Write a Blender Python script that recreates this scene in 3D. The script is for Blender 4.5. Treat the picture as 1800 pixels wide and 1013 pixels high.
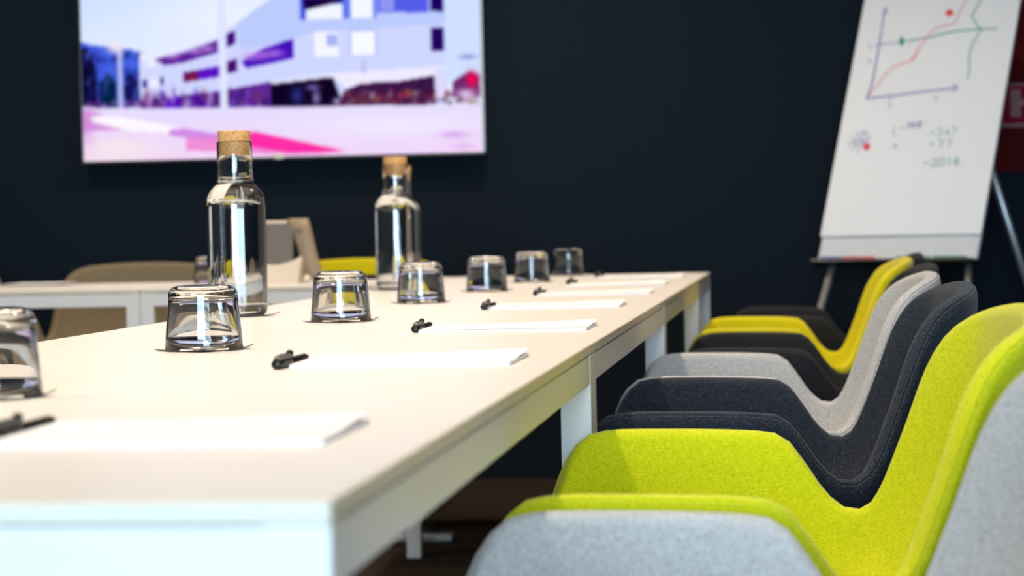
import bpy, bmesh, math, random
import numpy as np
from mathutils import Vector, Matrix

random.seed(7)
rng = np.random.default_rng(11)
S = bpy.context.scene
COL = S.collection
for o in list(bpy.data.objects):
    bpy.data.objects.remove(o)

# ------------------------------------------------------------------ camera
YAW, PITCH, ROLL, CAM_Z = 0.1249157, 0.0266403, -0.0203939, 0.884925
cy, sy, cp, sp = math.cos(YAW), math.sin(YAW), math.cos(PITCH), math.sin(PITCH)
Fv = Vector((-sy * cp, cy * cp, -sp))
Rv = Vector((cy, sy, 0))
Uv = Rv.cross(Fv)
cr, sr = math.cos(ROLL), math.sin(ROLL)
R2, U2 = Rv * cr + Uv * sr, Uv * cr - Rv * sr
cam = bpy.data.cameras.new('camera')
cam.sensor_fit = 'HORIZONTAL'
cam.sensor_width = 36.0
cam.lens = 3935.0 / 1800.0 * 36.0
cam.clip_start, cam.clip_end = 0.05, 60
cam.dof.use_dof = True
cam.dof.focus_distance = 3.05
cam.dof.aperture_fstop = 6.4
camo = bpy.data.objects.new('camera', cam)
COL.objects.link(camo)
camo.matrix_world = Matrix(((R2.x, U2.x, -Fv.x, 0), (R2.y, U2.y, -Fv.y, 0), (R2.z, U2.z, -Fv.z, CAM_Z), (0, 0, 0, 1)))
S.camera = camo

# ------------------------------------------------------------------ world, daylight, exposure
W = bpy.data.worlds.new('sky')
S.world = W
W.use_nodes = True
bg = W.node_tree.nodes['Background']
bg.inputs[0].default_value = (0.55, 0.79, 1.0, 1)
bg.inputs[1].default_value = 21.0
WIN = (-1.25, 1.35, 0.42, 2.45)          # x0, x1, z0, z1 of the window in the wall behind the camera
BACK_Y, FAR_Y, LEFT_X, RIGHT_X, CEIL = -3.4, 7.84, -4.3, 2.9, 2.75
pl = bpy.data.lights.new('window_daylight', 'AREA')
pl.shape = 'RECTANGLE'
pl.size, pl.size_y = WIN[1] - WIN[0], WIN[3] - WIN[2]
pl.cycles.is_portal = True
plo = bpy.data.objects.new('window_daylight', pl)
COL.objects.link(plo)
plo.location = ((WIN[0] + WIN[1]) / 2, BACK_Y - 0.14, (WIN[2] + WIN[3]) / 2)
plo.rotation_euler = (math.pi / 2, 0, 0)
DOWNLIGHT_W = 15.0
WARM = (1.0, 0.83, 0.64)
S.view_settings.view_transform = 'Standard'
S.view_settings.look = 'None'
S.view_settings.exposure = 0.42
S.view_settings.gamma = 1.0
S.view_settings.use_curve_mapping = False
S.cycles.use_denoising = True
S.cycles.max_bounces = 14
S.cycles.transmission_bounces = 14
S.cycles.transparent_max_bounces = 14
S.cycles.blur_glossy = 0.5
S.cycles.sample_clamp_indirect = 12.0


# ------------------------------------------------------------------ helpers
def mat(name, col, rough=0.5, metal=0.0, spec=0.5, **kw):
    m = bpy.data.materials.new(name)
    m.use_nodes = True
    b = m.node_tree.nodes['Principled BSDF']
    b.inputs['Base Color'].default_value = (*col, 1)
    b.inputs['Roughness'].default_value = rough
    b.inputs['Metallic'].default_value = metal
    b.inputs['Specular IOR Level'].default_value = spec
    for k, v in kw.items():
        b.inputs[k].default_value = v
    return m


def noise_mat(name, c1, c2, scale=40, rough=0.6, bump=0.0, bscale=None, detail=4, spec=0.4, stretch=None, lo=0.35, hi=0.65, sheen=0.0):
    m = mat(name, c1, rough, spec=spec)
    nt = m.node_tree
    b = nt.nodes['Principled BSDF']
    tc = nt.nodes.new('ShaderNodeTexCoord')
    src = tc.outputs['Object']
    if stretch:
        mp = nt.nodes.new('ShaderNodeMapping')
        mp.inputs['Scale'].default_value = stretch
        nt.links.new(src, mp.inputs['Vector'])
        src = mp.outputs['Vector']
    n = nt.nodes.new('ShaderNodeTexNoise')
    n.inputs['Scale'].default_value = scale
    n.inputs['Detail'].default_value = detail
    nt.links.new(src, n.inputs['Vector'])
    r = nt.nodes.new('ShaderNodeValToRGB')
    r.color_ramp.elements[0].position, r.color_ramp.elements[1].position = lo, hi
    r.color_ramp.elements[0].color, r.color_ramp.elements[1].color = (*c1, 1), (*c2, 1)
    nt.links.new(n.outputs['Fac'], r.inputs['Fac'])
    nt.links.new(r.outputs['Color'], b.inputs['Base Color'])
    if bump:
        n2 = nt.nodes.new('ShaderNodeTexNoise')
        n2.inputs['Scale'].default_value = bscale or scale
        n2.inputs['Detail'].default_value = 3
        nt.links.new(src, n2.inputs['Vector'])
        bp = nt.nodes.new('ShaderNodeBump')
        bp.inputs['Strength'].default_value = bump
        bp.inputs['Distance'].default_value = 0.002
        nt.links.new(n2.outputs['Fac'], bp.inputs['Height'])
        nt.links.new(bp.outputs['Normal'], b.inputs['Normal'])
    if sheen:
        b.inputs['Sheen Weight'].default_value = sheen
        b.inputs['Sheen Roughness'].default_value = 0.5
    return m


def fabric(name, dark, mid, light, sheen=0.15):
    """melange wool: fine crossed threads plus broad flecks"""
    m = mat(name, mid, 0.9, spec=0.15)
    nt = m.node_tree
    b = nt.nodes['Principled BSDF']
    tc = nt.nodes.new('ShaderNodeTexCoord')
    hs = []
    for st in ((1500, 1500, 180), (220, 220, 1300)):
        mp = nt.nodes.new('ShaderNodeMapping')
        mp.inputs['Scale'].default_value = st
        nt.links.new(tc.outputs['Object'], mp.inputs['Vector'])
        n = nt.nodes.new('ShaderNodeTexNoise')
        n.inputs['Scale'].default_value = 1.0
        n.inputs['Detail'].default_value = 2
        nt.links.new(mp.outputs['Vector'], n.inputs['Vector'])
        hs.append(n.outputs['Fac'])
    n3 = nt.nodes.new('ShaderNodeTexNoise')
    n3.inputs['Scale'].default_value = 240
    n3.inputs['Detail'].default_value = 5
    nt.links.new(tc.outputs['Object'], n3.inputs['Vector'])
    a = nt.nodes.new('ShaderNodeMath'); a.operation = 'ADD'
    nt.links.new(hs[0], a.inputs[0]); nt.links.new(hs[1], a.inputs[1])
    a2 = nt.nodes.new('ShaderNodeMath'); a2.operation = 'ADD'
    h3 = nt.nodes.new('ShaderNodeMath'); h3.operation = 'MULTIPLY'; h3.inputs[1].default_value = 0.5
    nt.links.new(n3.outputs['Fac'], h3.inputs[0])
    nt.links.new(a.outputs[0], a2.inputs[0]); nt.links.new(h3.outputs[0], a2.inputs[1])
    d = nt.nodes.new('ShaderNodeMath'); d.operation = 'DIVIDE'
    nt.links.new(a2.outputs[0], d.inputs[0]); d.inputs[1].default_value = 2.5
    r = nt.nodes.new('ShaderNodeValToRGB')
    r.color_ramp.elements[0].position, r.color_ramp.elements[1].position = 0.38, 0.63
    r.color_ramp.elements[0].color, r.color_ramp.elements[1].color = (*dark, 1), (*light, 1)
    e = r.color_ramp.elements.new(0.5)
    e.color = (*mid, 1)
    nt.links.new(d.outputs[0], r.inputs['Fac'])
    nt.links.new(r.outputs['Color'], b.inputs['Base Color'])
    bp = nt.nodes.new('ShaderNodeBump')
    bp.inputs['Strength'].default_value = 0.5
    bp.inputs['Distance'].default_value = 0.0008
    nt.links.new(a.outputs[0], bp.inputs['Height'])
    nt.links.new(bp.outputs['Normal'], b.inputs['Normal'])
    b.inputs['Sheen Weight'].default_value = sheen
    b.inputs['Sheen Roughness'].default_value = 0.45
    return m


def link(name, me, m, parent=None, smooth=False, loc=None):
    o = bpy.data.objects.new(name, me)
    COL.objects.link(o)
    for mm in (m if isinstance(m, (list, tuple)) else [m]):
        me.materials.append(mm)
    if smooth:
        for p in me.polygons:
            p.use_smooth = True
    if parent:
        o.parent = parent
    if loc:
        o.location = loc
    return o


def obj(name, bm, m, parent=None, smooth=False, loc=None):
    me = bpy.data.meshes.new(name)
    bm.normal_update()
    bm.to_mesh(me)
    bm.free()
    return link(name, me, m, parent, smooth, loc)


def pyobj(name, v, f, m, parent=None, smooth=False):
    me = bpy.data.meshes.new(name)
    me.from_pydata([tuple(map(float, q)) for q in v], [], f)
    me.update()
    return link(name, me, m, parent, smooth)


def tag(o, label, cat, group=None):
    o['label'], o['category'] = label, cat
    if group:
        o['group'] = group
    return o


def thing(name, label, cat, loc=(0, 0, 0), rz=0.0, group=None):
    o = bpy.data.objects.new(name, None)
    o.empty_display_size = 0.05
    COL.objects.link(o)
    o.location, o.rotation_euler = loc, (0, 0, rz)
    return tag(o, label, cat, group)


def structure(o):
    o['kind'] = 'structure'
    return o


def dup(root, loc, rz, label, group=None):
    r = root.copy()
    COL.objects.link(r)
    r.location, r.rotation_euler = loc, (0, 0, rz)
    r['label'] = label
    if group:
        r['group'] = group
    for ch in list(root.children):
        c = ch.copy()
        COL.objects.link(c)
        c.parent = r
        for g in list(ch.children):
            d = g.copy()
            COL.objects.link(d)
            d.parent = c
    return r


def box(bm, lo, hi, bev=0.0, seg=2):
    vs = [bm.verts.new((x, y, z)) for x in (lo[0], hi[0]) for y in (lo[1], hi[1]) for z in (lo[2], hi[2])]
    fs = [bm.faces.new([vs[i] for i in q]) for q in ((0, 1, 3, 2), (4, 6, 7, 5), (0, 4, 5, 1), (2, 3, 7, 6), (0, 2, 6, 4), (1, 5, 7, 3))]
    if bev:
        es = set()
        for f in fs:
            es.update(f.edges)
        bmesh.ops.bevel(bm, geom=list(es), offset=bev, segments=seg, profile=0.6, affect='EDGES')
    return bm


def boxobj(name, lo, hi, m, parent=None, bev=0.0):
    return obj(name, box(bmesh.new(), lo, hi, bev), m, parent)


def lathe(bm, prof, n=48, c=(0, 0, 0)):
    rings = []
    for r, z in prof:
        if r < 1e-6:
            rings.append([bm.verts.new((c[0], c[1], c[2] + z))])
        else:
            rings.append([bm.verts.new((c[0] + r * math.cos(2 * math.pi * i / n), c[1] + r * math.sin(2 * math.pi * i / n), c[2] + z)) for i in range(n)])
    for a, b in zip(rings, rings[1:]):
        for i in range(n):
            j = (i + 1) % n
            if len(a) == 1 and len(b) == 1:
                continue
            if len(a) == 1:
                bm.faces.new((a[0], b[j], b[i]))
            elif len(b) == 1:
                bm.faces.new((a[i], a[j], b[0]))
            else:
                bm.faces.new((a[i], a[j], b[j], b[i]))
    bmesh.ops.remove_doubles(bm, verts=bm.verts, dist=1e-6)
    bmesh.ops.recalc_face_normals(bm, faces=bm.faces)
    return bm


def tube(bm, pts, rad, n=10, cap=True):
    """swept round bar through pts; rad is a number or one per point"""
    pts = [Vector(p) for p in pts]
    rad = rad if isinstance(rad, (list, tuple)) else [rad] * len(pts)
    rings = []
    t0 = (pts[1] - pts[0]).normalized()
    a = t0.orthogonal().normalized()
    for i, p in enumerate(pts):
        t = (pts[min(i + 1, len(pts) - 1)] - pts[max(i - 1, 0)]).normalized()
        a = (a - t * a.dot(t)).normalized()
        b = t.cross(a)
        rings.append([bm.verts.new(p + (a * math.cos(2 * math.pi * k / n) + b * math.sin(2 * math.pi * k / n)) * rad[i]) for k in range(n)])
    for q, w in zip(rings, rings[1:]):
        for k in range(n):
            bm.faces.new((q[k], q[(k + 1) % n], w[(k + 1) % n], w[k]))
    if cap:
        bm.faces.new(list(reversed(rings[0])))
        bm.faces.new(rings[-1])
    return bm


def arc(cx, cz, r, a0, a1, n):
    return [(cx + r * math.cos(math.radians(a0 + (a1 - a0) * i / n)), cz + r * math.sin(math.radians(a0 + (a1 - a0) * i / n))) for i in range(n + 1)]


# ------------------------------------------------------------------ materials
M_wall_navy = noise_mat('navy wall paint', (0.0078, 0.0136, 0.0222), (0.0100, 0.0166, 0.0262), 220, 0.85, 0.25, 420, spec=0.08)
M_wall_warm = mat('taupe wall paint', (0.16, 0.125, 0.10), 0.8)
M_ceiling = mat('ceiling paint', (0.42, 0.38, 0.34), 0.9)
M_carpet = noise_mat('brown carpet', (0.018, 0.013, 0.010), (0.055, 0.042, 0.033), 90, 1.0, 0.8, 500, spec=0.05)
M_white_metal = mat('white powder coat', (0.80, 0.775, 0.74), 0.38)
M_laminate = noise_mat('white laminate', (0.80, 0.775, 0.74), (0.82, 0.795, 0.76), 600, 0.33, spec=0.5)
M_edge = mat('warm-shaded white edge', (0.74, 0.66, 0.53), 0.45)  # white edge; the beige of dim warm light is put into its colour
M_paper = mat('white paper', (0.77, 0.77, 0.80), 0.8, spec=0.2)
M_chart_paper = mat('flipchart paper', (0.76, 0.80, 0.86), 0.8, spec=0.2)
M_black = mat('black plastic', (0.006, 0.005, 0.005), 0.38, spec=0.35)
M_dark_metal = mat('black metal', (0.012, 0.012, 0.013), 0.45)
M_slate = noise_mat('dark felt coaster', (0.028, 0.022, 0.026), (0.045, 0.036, 0.040), 800, 0.7)
M_coaster_top = mat('grey coaster top', (0.26, 0.22, 0.23), 0.7, spec=0.2)
M_glass = mat('clear glass', (0.985, 0.99, 0.99), 0.0, **{'Transmission Weight': 1.0, 'IOR': 1.48})
M_water = mat('water', (0.97, 0.99, 1.0), 0.0, **{'Transmission Weight': 1.0, 'IOR': 1.33})
M_cork = noise_mat('cork', (0.55, 0.26, 0.08), (0.86, 0.50, 0.20), 260, 0.85, 0.4, 500, detail=6)
M_silver = mat('silver plastic', (0.46, 0.45, 0.44), 0.3, 0.6)
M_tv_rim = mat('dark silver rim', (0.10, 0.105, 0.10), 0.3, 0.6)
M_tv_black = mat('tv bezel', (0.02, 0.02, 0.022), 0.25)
M_grey_plastic = mat('grey plastic', (0.14, 0.125, 0.115), 0.45)
M_beige_plastic = mat('beige plastic', (0.29, 0.215, 0.14), 0.5)
M_cream_plastic = mat('cream plastic', (0.68, 0.59, 0.48), 0.45)
M_alu = mat('aluminium', (0.62, 0.63, 0.64), 0.35, 0.7)
M_board = mat('whiteboard', (0.60, 0.64, 0.69), 0.5, spec=0.2)
M_red_sheet = mat('red poster', (0.085, 0.002, 0.003), 0.7, spec=0.1)
M_red_band = mat('bright red print', (0.24, 0.005, 0.016), 0.7, spec=0.1)
M_pale_print = mat('pale print', (0.34, 0.17, 0.18), 0.7, spec=0.1)
INK = {'blue': mat('blue ink', (0.16, 0.15, 0.46), 0.7), 'red': mat('red ink', (0.78, 0.05, 0.06), 0.7),
       'pink': mat('light red ink', (0.85, 0.22, 0.24), 0.7), 'green': mat('green ink', (0.02, 0.33, 0.19), 0.7)}
M_marker = {'red': mat('red marker cap', (0.55, 0.02, 0.03), 0.4), 'blue': mat('blue marker cap', (0.02, 0.05, 0.30), 0.4),
            'teal': mat('teal marker cap', (0.0, 0.16, 0.20), 0.4), 'green': mat('green marker cap', (0.0, 0.20, 0.11), 0.4)}
F_lime = fabric('lime wool', (0.40, 0.43, 0.002), (0.535, 0.565, 0.004), (0.66, 0.67, 0.02))
F_lime_warm = fabric('warm-lit lime wool', (0.46, 0.40, 0.002), (0.62, 0.54, 0.003), (0.72, 0.64, 0.02))  # the lime wool again, with the yellow of warm light in its colour
F_dark = fabric('charcoal wool', (0.009, 0.011, 0.017), (0.019, 0.024, 0.034), (0.050, 0.058, 0.077), 0.1)
F_black = fabric('black wool', (0.010, 0.010, 0.012), (0.019, 0.019, 0.021), (0.038, 0.038, 0.042), 0.05)
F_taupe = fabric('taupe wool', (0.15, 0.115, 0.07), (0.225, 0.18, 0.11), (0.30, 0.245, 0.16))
F_grey = fabric('light grey wool', (0.28, 0.28, 0.28), (0.43, 0.43, 0.43), (0.56, 0.56, 0.56))
T_lime = mat('lime thread', (0.50, 0.50, 0.03), 0.8)
T_lime_warm = mat('warm-lit lime thread', (0.62, 0.52, 0.02), 0.8)
T_dark = mat('grey thread', (0.055, 0.062, 0.08), 0.8)
T_grey = mat('pale thread', (0.58, 0.58, 0.58), 0.8)

# ------------------------------------------------------------------ room shell
def wall(name, lo, hi, m):
    return structure(boxobj(name, lo, hi, m))

wall('floor', (LEFT_X - .1, BACK_Y - .1, -0.12), (RIGHT_X + .1, FAR_Y + .1, 0.0), M_carpet)
wall('ceiling', (LEFT_X - .1, BACK_Y - .1, CEIL), (RIGHT_X + .1, FAR_Y + .1, CEIL + .12), M_ceiling)
wall('wall_far', (LEFT_X - .1, FAR_Y, 0), (RIGHT_X + .1, FAR_Y + .12, CEIL), M_wall_navy)
wall('wall_left', (LEFT_X - .12, BACK_Y, 0), (LEFT_X, FAR_Y, CEIL), M_wall_warm)
wall('wall_right', (RIGHT_X, BACK_Y, 0), (RIGHT_X + .12, FAR_Y, CEIL), M_wall_navy)
bm = bmesh.new()
box(bm, (LEFT_X, BACK_Y - .12, 0), (WIN[0], BACK_Y, CEIL))
box(bm, (WIN[1], BACK_Y - .12, 0), (RIGHT_X, BACK_Y, CEIL))
box(bm, (WIN[0], BACK_Y - .12, 0), (WIN[1], BACK_Y, WIN[2]))
box(bm, (WIN[0], BACK_Y - .12, WIN[3]), (WIN[1], BACK_Y, CEIL))
structure(obj('wall_back', bm, M_wall_warm))
bm = bmesh.new()
for x in (WIN[0] + .03, (WIN[0] + WIN[1]) / 2, WIN[1] - .03):
    box(bm, (x - .03, BACK_Y - .1, WIN[2]), (x + .03, BACK_Y - .04, WIN[3]))
for z in (WIN[2] + .03, WIN[3] - .03):
    box(bm, (WIN[0], BACK_Y - .1, z - .03), (WIN[1], BACK_Y - .04, z + .03))
structure(obj('window_1', bm, M_white_metal))
structure(boxobj('baseboard_far', (LEFT_X, FAR_Y - .014, 0), (RIGHT_X, FAR_Y, 0.06), M_wall_navy, bev=.003))

# ceiling downlights (outside the frame): ring, lens, and the lamp's own light
E_lens = bpy.data.materials.new('warm lens')
E_lens.use_nodes = True
E_lens.node_tree.nodes.clear()
_e = E_lens.node_tree.nodes.new('ShaderNodeEmission')
_e.inputs[0].default_value, _e.inputs[1].default_value = (*WARM, 1), 60.0
_o = E_lens.node_tree.nodes.new('ShaderNodeOutputMaterial')
E_lens.node_tree.links.new(_e.outputs[0], _o.inputs[0])
ROWS = (('over the long table', -0.95, ((2.1, 1.10), (3.9, 0.85), (5.5, 0.55), (6.9, 0.60))), ('over the row of chairs', 0.40, ((1.3, 0.30), (3.1, 0.30), (4.9, 0.30))),
        ('added to brighten the flipchart', -0.05, ((6.3, 0.34),)), ('over the left aisle', -2.6, ((2.1, 0.9), (4.3, 0.9), (6.5, 0.7))))  # the flipchart lamp is an added one, there to brighten its paper
for where, x, ys in ROWS:
    for i, (y, k) in enumerate(ys):
        ld = bpy.data.lights.new('downlight_lamp', 'AREA')
        ld.shape, ld.size, ld.color, ld.energy = 'DISK', 0.11, WARM, DOWNLIGHT_W * k
        ld.spread = math.radians(130)
        t = thing('downlight', 'round warm recessed downlight %s, %s from the window' % (where, ('first', 'second', 'third', 'fourth')[i]), 'light', (x, y, CEIL - .012), 0, 'ceiling downlights')
        obj('trim_ring', lathe(bmesh.new(), [(.055, 0), (.075, 0), (.078, .006), (.078, .011), (.055, .011), (.055, 0)], 32), M_white_metal, t, True)
        obj('lens', lathe(bmesh.new(), [(0, .008), (.055, .008), (.055, .010), (0, .010)], 32), E_lens, t)
        lo = bpy.data.objects.new('lamp_light', ld)
        COL.objects.link(lo)
        lo.parent, lo.location = t, (0, 0, -.004)

# ------------------------------------------------------------------ tables
XR, Y0, TW, TL, TH = -0.2477, 1.177, 0.80, 1.60, 0.74
LEG = 0.038


def make_table(lx, ly, label, loc, group):
    """table with its far-right... local box 0..lx by 0..ly"""
    t = thing('meeting_table', label, 'table', loc, 0, group)
    bm = box(bmesh.new(), (0.0008, 0.0008, TH - .0125), (lx - .0008, ly - .0008, TH), .0012, 1)
    top = obj('tabletop', bm, [M_laminate, M_edge], t)
    for p in top.data.polygons:
        p.material_index = 0 if abs(p.normal.z) > .9 else 1
    r0, r1 = TH - .049, TH - .0136
    for lo, hi in (((LEG, .002, r0), (lx - LEG, .032, r1)), ((LEG, ly - .032, r0), (lx - LEG, ly - .002, r1)),
                   ((.002, LEG, r0), (.032, ly - LEG, r1)), ((lx - .032, LEG, r0), (lx - .002, ly - LEG, r1))):
        boxobj('rail', lo, hi, M_white_metal, t, .0015)
    for x in (.001, lx - LEG - .001):
        for y in (.001, ly - LEG - .001):
            boxobj('leg', (x, y, 0), (x + LEG, y + LEG, TH - .0128), M_white_metal, t, .0015)
    return t


XL = XR - TW
GT = 'white meeting tables set in an L'
m1 = make_table(TW, TL, 'white table nearest the viewer, its front end filling the lower left', (XL, Y0, 0), GT)
dup(m1, (XL, Y0 + TL, 0), 0, 'second white table of the long run, middle one between two joints', GT)
dup(m1, (XL, Y0 + 2 * TL, 0), 0, 'third white table of the long run, just before the cross tables', GT)
YH = Y0 + 3 * TL
HL = 1.535
make_table(HL, TW, 'white cross table under the desk phone, closing the far right corner', (XR - HL, YH, 0), GT)
make_table(1.60, TW, 'white cross table at far left, in front of the taupe chairs', (XR - HL - 1.60, YH, 0), GT)

# ------------------------------------------------------------------ upholstered shell chairs
HALF = [(-.345, 0, .447), (-.340, .12, .450), (-.322, .21, .468), (-.300, .272, .512), (-.281, .303, .580), (-.262, .318, .622),
        (-.232, .325, .639), (-.150, .327, .641), (-.046, .325, .638), (-.014, .322, .630), (.008, .318, .604), (.030, .313, .571),
        (.050, .308, .551), (.068, .303, .546), (.086, .298, .553), (.105, .292, .582), (.125, .286, .632), (.146, .278, .688),
        (.164, .266, .732), (.182, .251, .759), (.202, .231, .775), (.222, .200, .785), (.235, .140, .791), (.241, .07, .795), (.243, 0, .796)]


def catmull_closed(pts, n):
    P = np.array(pts, float)
    k = len(P)
    out = []
    for i in range(k):
        p0, p1, p2, p3 = P[(i - 1) % k], P[i], P[(i + 1) % k], P[(i + 2) % k]
        for t in np.linspace(0, 1, 12, endpoint=False):
            out.append(.5 * ((2 * p1) + (-p0 + p2) * t + (2 * p0 - 5 * p1 + 4 * p2 - p3) * t * t + (-p0 + 3 * p1 - 3 * p2 + p3) * t ** 3))
    out = np.array(out)
    seg = np.linalg.norm(np.roll(out, -1, 0) - out, axis=1)
    s = np.r_[0, np.cumsum(seg)]
    full = np.vstack([out, out[:1]])
    u = np.linspace(0, s[-1], n, endpoint=False)
    return np.stack([np.interp(u, s, full[:, i]) for i in range(3)], 1)


def shell_arrays(n=132, k=15, th=0.030):
    loop = [(x, -y, z) for x, y, z in HALF] + [(x, y, z) for x, y, z in HALF[-2:0:-1]]
    rim = catmull_closed(loop, n)
    c = np.array([-.05, 0.0])
    zs = .436
    d = rim[:, :2] - c
    top = rim.copy()
    top[:, 2] -= th * .5
    up = np.clip((top[:, 2] - zs) / .10, 0, 1)[:, None]
    rings = []
    base = .70
    for t in np.linspace(0, 1, k + 1)[1:]:
        if t <= .4:
            f = t / .4 * base
            xy = c + d * f
            z = zs - .012 * np.cos(f / base * math.pi / 2) + 0 * top[:, 2]
        else:
            q = (t - .4) / .6
            xy = c + d * (base * (1 - q) ** 2 + .955 * 2 * q * (1 - q) + q * q)
            z = zs * (1 - q) ** 2 + (zs + .012) * 2 * q * (1 - q) + top[:, 2] * q * q
        rings.append(np.column_stack([xy, z]))
    G = np.array(rings)                                   # k x n x 3, inner face
    du = np.roll(G, -1, 1) - np.roll(G, 1, 1)
    dv = np.gradient(G, axis=0)
    nr = np.cross(dv, du)
    nr /= np.linalg.norm(nr, axis=2, keepdims=True) + 1e-12
    if nr[0, :, 2].mean() > 0:
        nr = -nr                                          # points out of the bowl
    # inner face sits half a thickness in from the rim centre line
    e = dv[-1] / np.linalg.norm(dv[-1], axis=1, keepdims=True)
    return G, nr, e, th


G, NR, ERIM, THK = shell_arrays()
K_, N_ = G.shape[:2]


def shell_mesh():
    h = THK * .5
    rows = [G[j] - NR[j] * h for j in range(K_)]
    for ph in np.linspace(0, math.pi, 8)[1:-1]:
        rows.append(G[-1] - NR[-1] * h * math.cos(ph) + ERIM * h * math.sin(ph))
    rows += [G[j] + NR[j] * h for j in range(K_ - 1, -1, -1)]
    v = np.vstack(rows)
    f = []
    R = len(rows)
    for r in range(R - 1):
        for i in range(N_):
            j = (i + 1) % N_
            f.append((r * N_ + i, r * N_ + j, (r + 1) * N_ + j, (r + 1) * N_ + i))
    a = rows[0].mean(0)
    b = rows[-1].mean(0)
    ia = len(v)
    v = np.vstack([v, a, b])
    for i in range(N_):
        j = (i + 1) % N_
        f.append((ia, j, i))
        f.append((ia + 1, (R - 1) * N_ + i, (R - 1) * N_ + j))
    bm = bmesh.new()
    bv = [bm.verts.new(q) for q in v]
    for q in f:
        bm.faces.new([bv[i] for i in q])
    bmesh.ops.recalc_face_normals(bm, faces=bm.faces)
    return bm


def seam_line(phi, lift):
    """points on the rounded rim, at an angle past its top towards the outer side"""
    h = THK * .5 + lift
    n = -NR[-1] * math.cos(phi) + ERIM * math.sin(phi)
    return G[-1] + n * h, n


def dashes(bm, pts, nrm, on, off, w, closed=True):
    P = np.vstack([pts, pts[:1]]) if closed else np.array(pts)
    Q = np.vstack([nrm, nrm[:1]]) if closed else np.array(nrm)
    s = np.r_[0, np.cumsum(np.linalg.norm(np.diff(P, axis=0), axis=1))]
    u = 0.0
    while u + on < s[-1]:
        a, b, n = (np.array([np.interp(q, s, A[:, i]) for i in range(3)]) for q, A in ((u, P), (u + on, P), (u + on / 2, Q)))
        a, b, n = Vector(a), Vector(b), Vector(n).normalized()
        d = (b - a)
        side = d.cross(n).normalized() * w
        hgt = n * w
        ring = []
        for q in (a, b):
            ring.append([bm.verts.new(q + side), bm.verts.new(q + hgt), bm.verts.new(q - side)])
        for k in range(2):
            bm.faces.new((ring[0][k], ring[0][k + 1], ring[1][k + 1], ring[1][k]))
        bm.faces.new(ring[0])
        bm.faces.new(ring[1][::-1])
        u += on + off


def stitching_bm():
    bm = bmesh.new()
    p, n = seam_line(math.radians(138), .0004)
    dashes(bm, p, n, .0045, .003, .0006)
    for sgn in (-1, 1):
        cand = [i for i in range(N_) if G[-1, i, 1] * sgn > .2]
        i0 = min(cand, key=lambda i: abs(G[-1, i, 0] - .068))
        for dx in (-.0065, .0065):
            col, nn = [], []
            for j in range(K_ - 8, K_):
                o = (G[j, (i0 + 1) % N_] - G[j, i0 - 1])
                o /= np.linalg.norm(o) + 1e-9
                col.append(G[j, i0] - NR[j, i0] * (THK * .5 + .0004) + o * dx)
                nn.append(-NR[j, i0])
            o = (G[-1, (i0 + 1) % N_] - G[-1, i0 - 1])
            o /= np.linalg.norm(o)
            for ph in np.linspace(0, math.pi, 8)[1:]:
                q = -NR[-1, i0] * math.cos(ph) + ERIM[i0] * math.sin(ph)
                col.append(G[-1, i0] + q * (THK * .5 + .0004) + o * dx)
                nn.append(q)
            dashes(bm, np.array(col), np.array(nn), .0045, .003, .0006, False)
    return bm


def seam_bm():
    p, n = seam_line(math.radians(120), -.0006)
    bm = bmesh.new()
    pts = [Vector(q) for q in p] + [Vector(p[0])]
    return tube(bm, pts, .0014, 6, False)


def leg_bm(sx, sy_):
    return tube(bmesh.new(), [(sx * .13 - .05, sy_ * .13, .405), (sx * .19 - .05, sy_ * .20, .20), (sx * .235 - .05, sy_ * .25, 0)], [.013, .012, .009], 14)


def make_chair(label, fab, thread):
    t = thing('shell_chair', label, 'chair')
    obj('shell', shell_mesh(), fab, t, True)
    st = obj('stitching', stitching_bm(), thread, t)
    st['kind'] = 'stuff'
    obj('seam', seam_bm(), fab, t, True)
    bm = bmesh.new()
    box(bm, (-.20, -.15, .392), (.10, .15, .410), .004)
    obj('underframe', bm, M_dark_metal, t)
    for sx in (-1, 1):
        for s_ in (-1, 1):
            obj('leg', leg_bm(sx, s_), M_dark_metal, t, True)
    return t


GC = 'upholstered shell chairs around the tables'
grey = make_chair('light grey chair nearest the viewer, at the lower right corner', F_grey, T_grey)
lime = make_chair('lime green chair, second in the right-hand row', F_lime, T_lime)
dark = make_chair('charcoal chair with visible stitching, directly behind the lime green chair', F_dark, T_dark)
lime_warm = make_chair('lime chair coloured warm-lit yellow in the right-hand row, second from its far end', F_lime_warm, T_lime_warm)
blk = make_chair('black chair at the far end of the right-hand row, below the flipchart', F_black, T_dark)
#              proto, y centre, x shift
for o, x, y in ((grey, 0.0, 1.585), (lime, 0.0, 2.355), (dark, 0.0, 3.255), (lime_warm, 0.035, 5.575), (blk, 0.10, 6.265)):
    o.location = (x, y, 0)
    o['group'] = GC
dup(grey, (-0.006, 3.946, 0), 0, 'light grey chair in the middle of the right-hand row, behind the charcoal one', GC)
dup(blk, (0.042, 4.742, 0), 0, 'black chair in the right-hand row, in front of the warm-lit lime one', GC)
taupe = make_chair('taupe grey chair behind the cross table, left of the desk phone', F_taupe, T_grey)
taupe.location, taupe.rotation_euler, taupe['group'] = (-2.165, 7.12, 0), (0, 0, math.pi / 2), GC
dup(lime_warm, (-1.42, 7.12, 0), math.pi / 2, 'lime chair coloured warm-lit yellow behind the cross table, right of the desk phone', GC)
dup(taupe, (-2.93, 7.12, 0), math.pi / 2, 'taupe grey chair half hidden under the far left cross table', GC)

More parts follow.
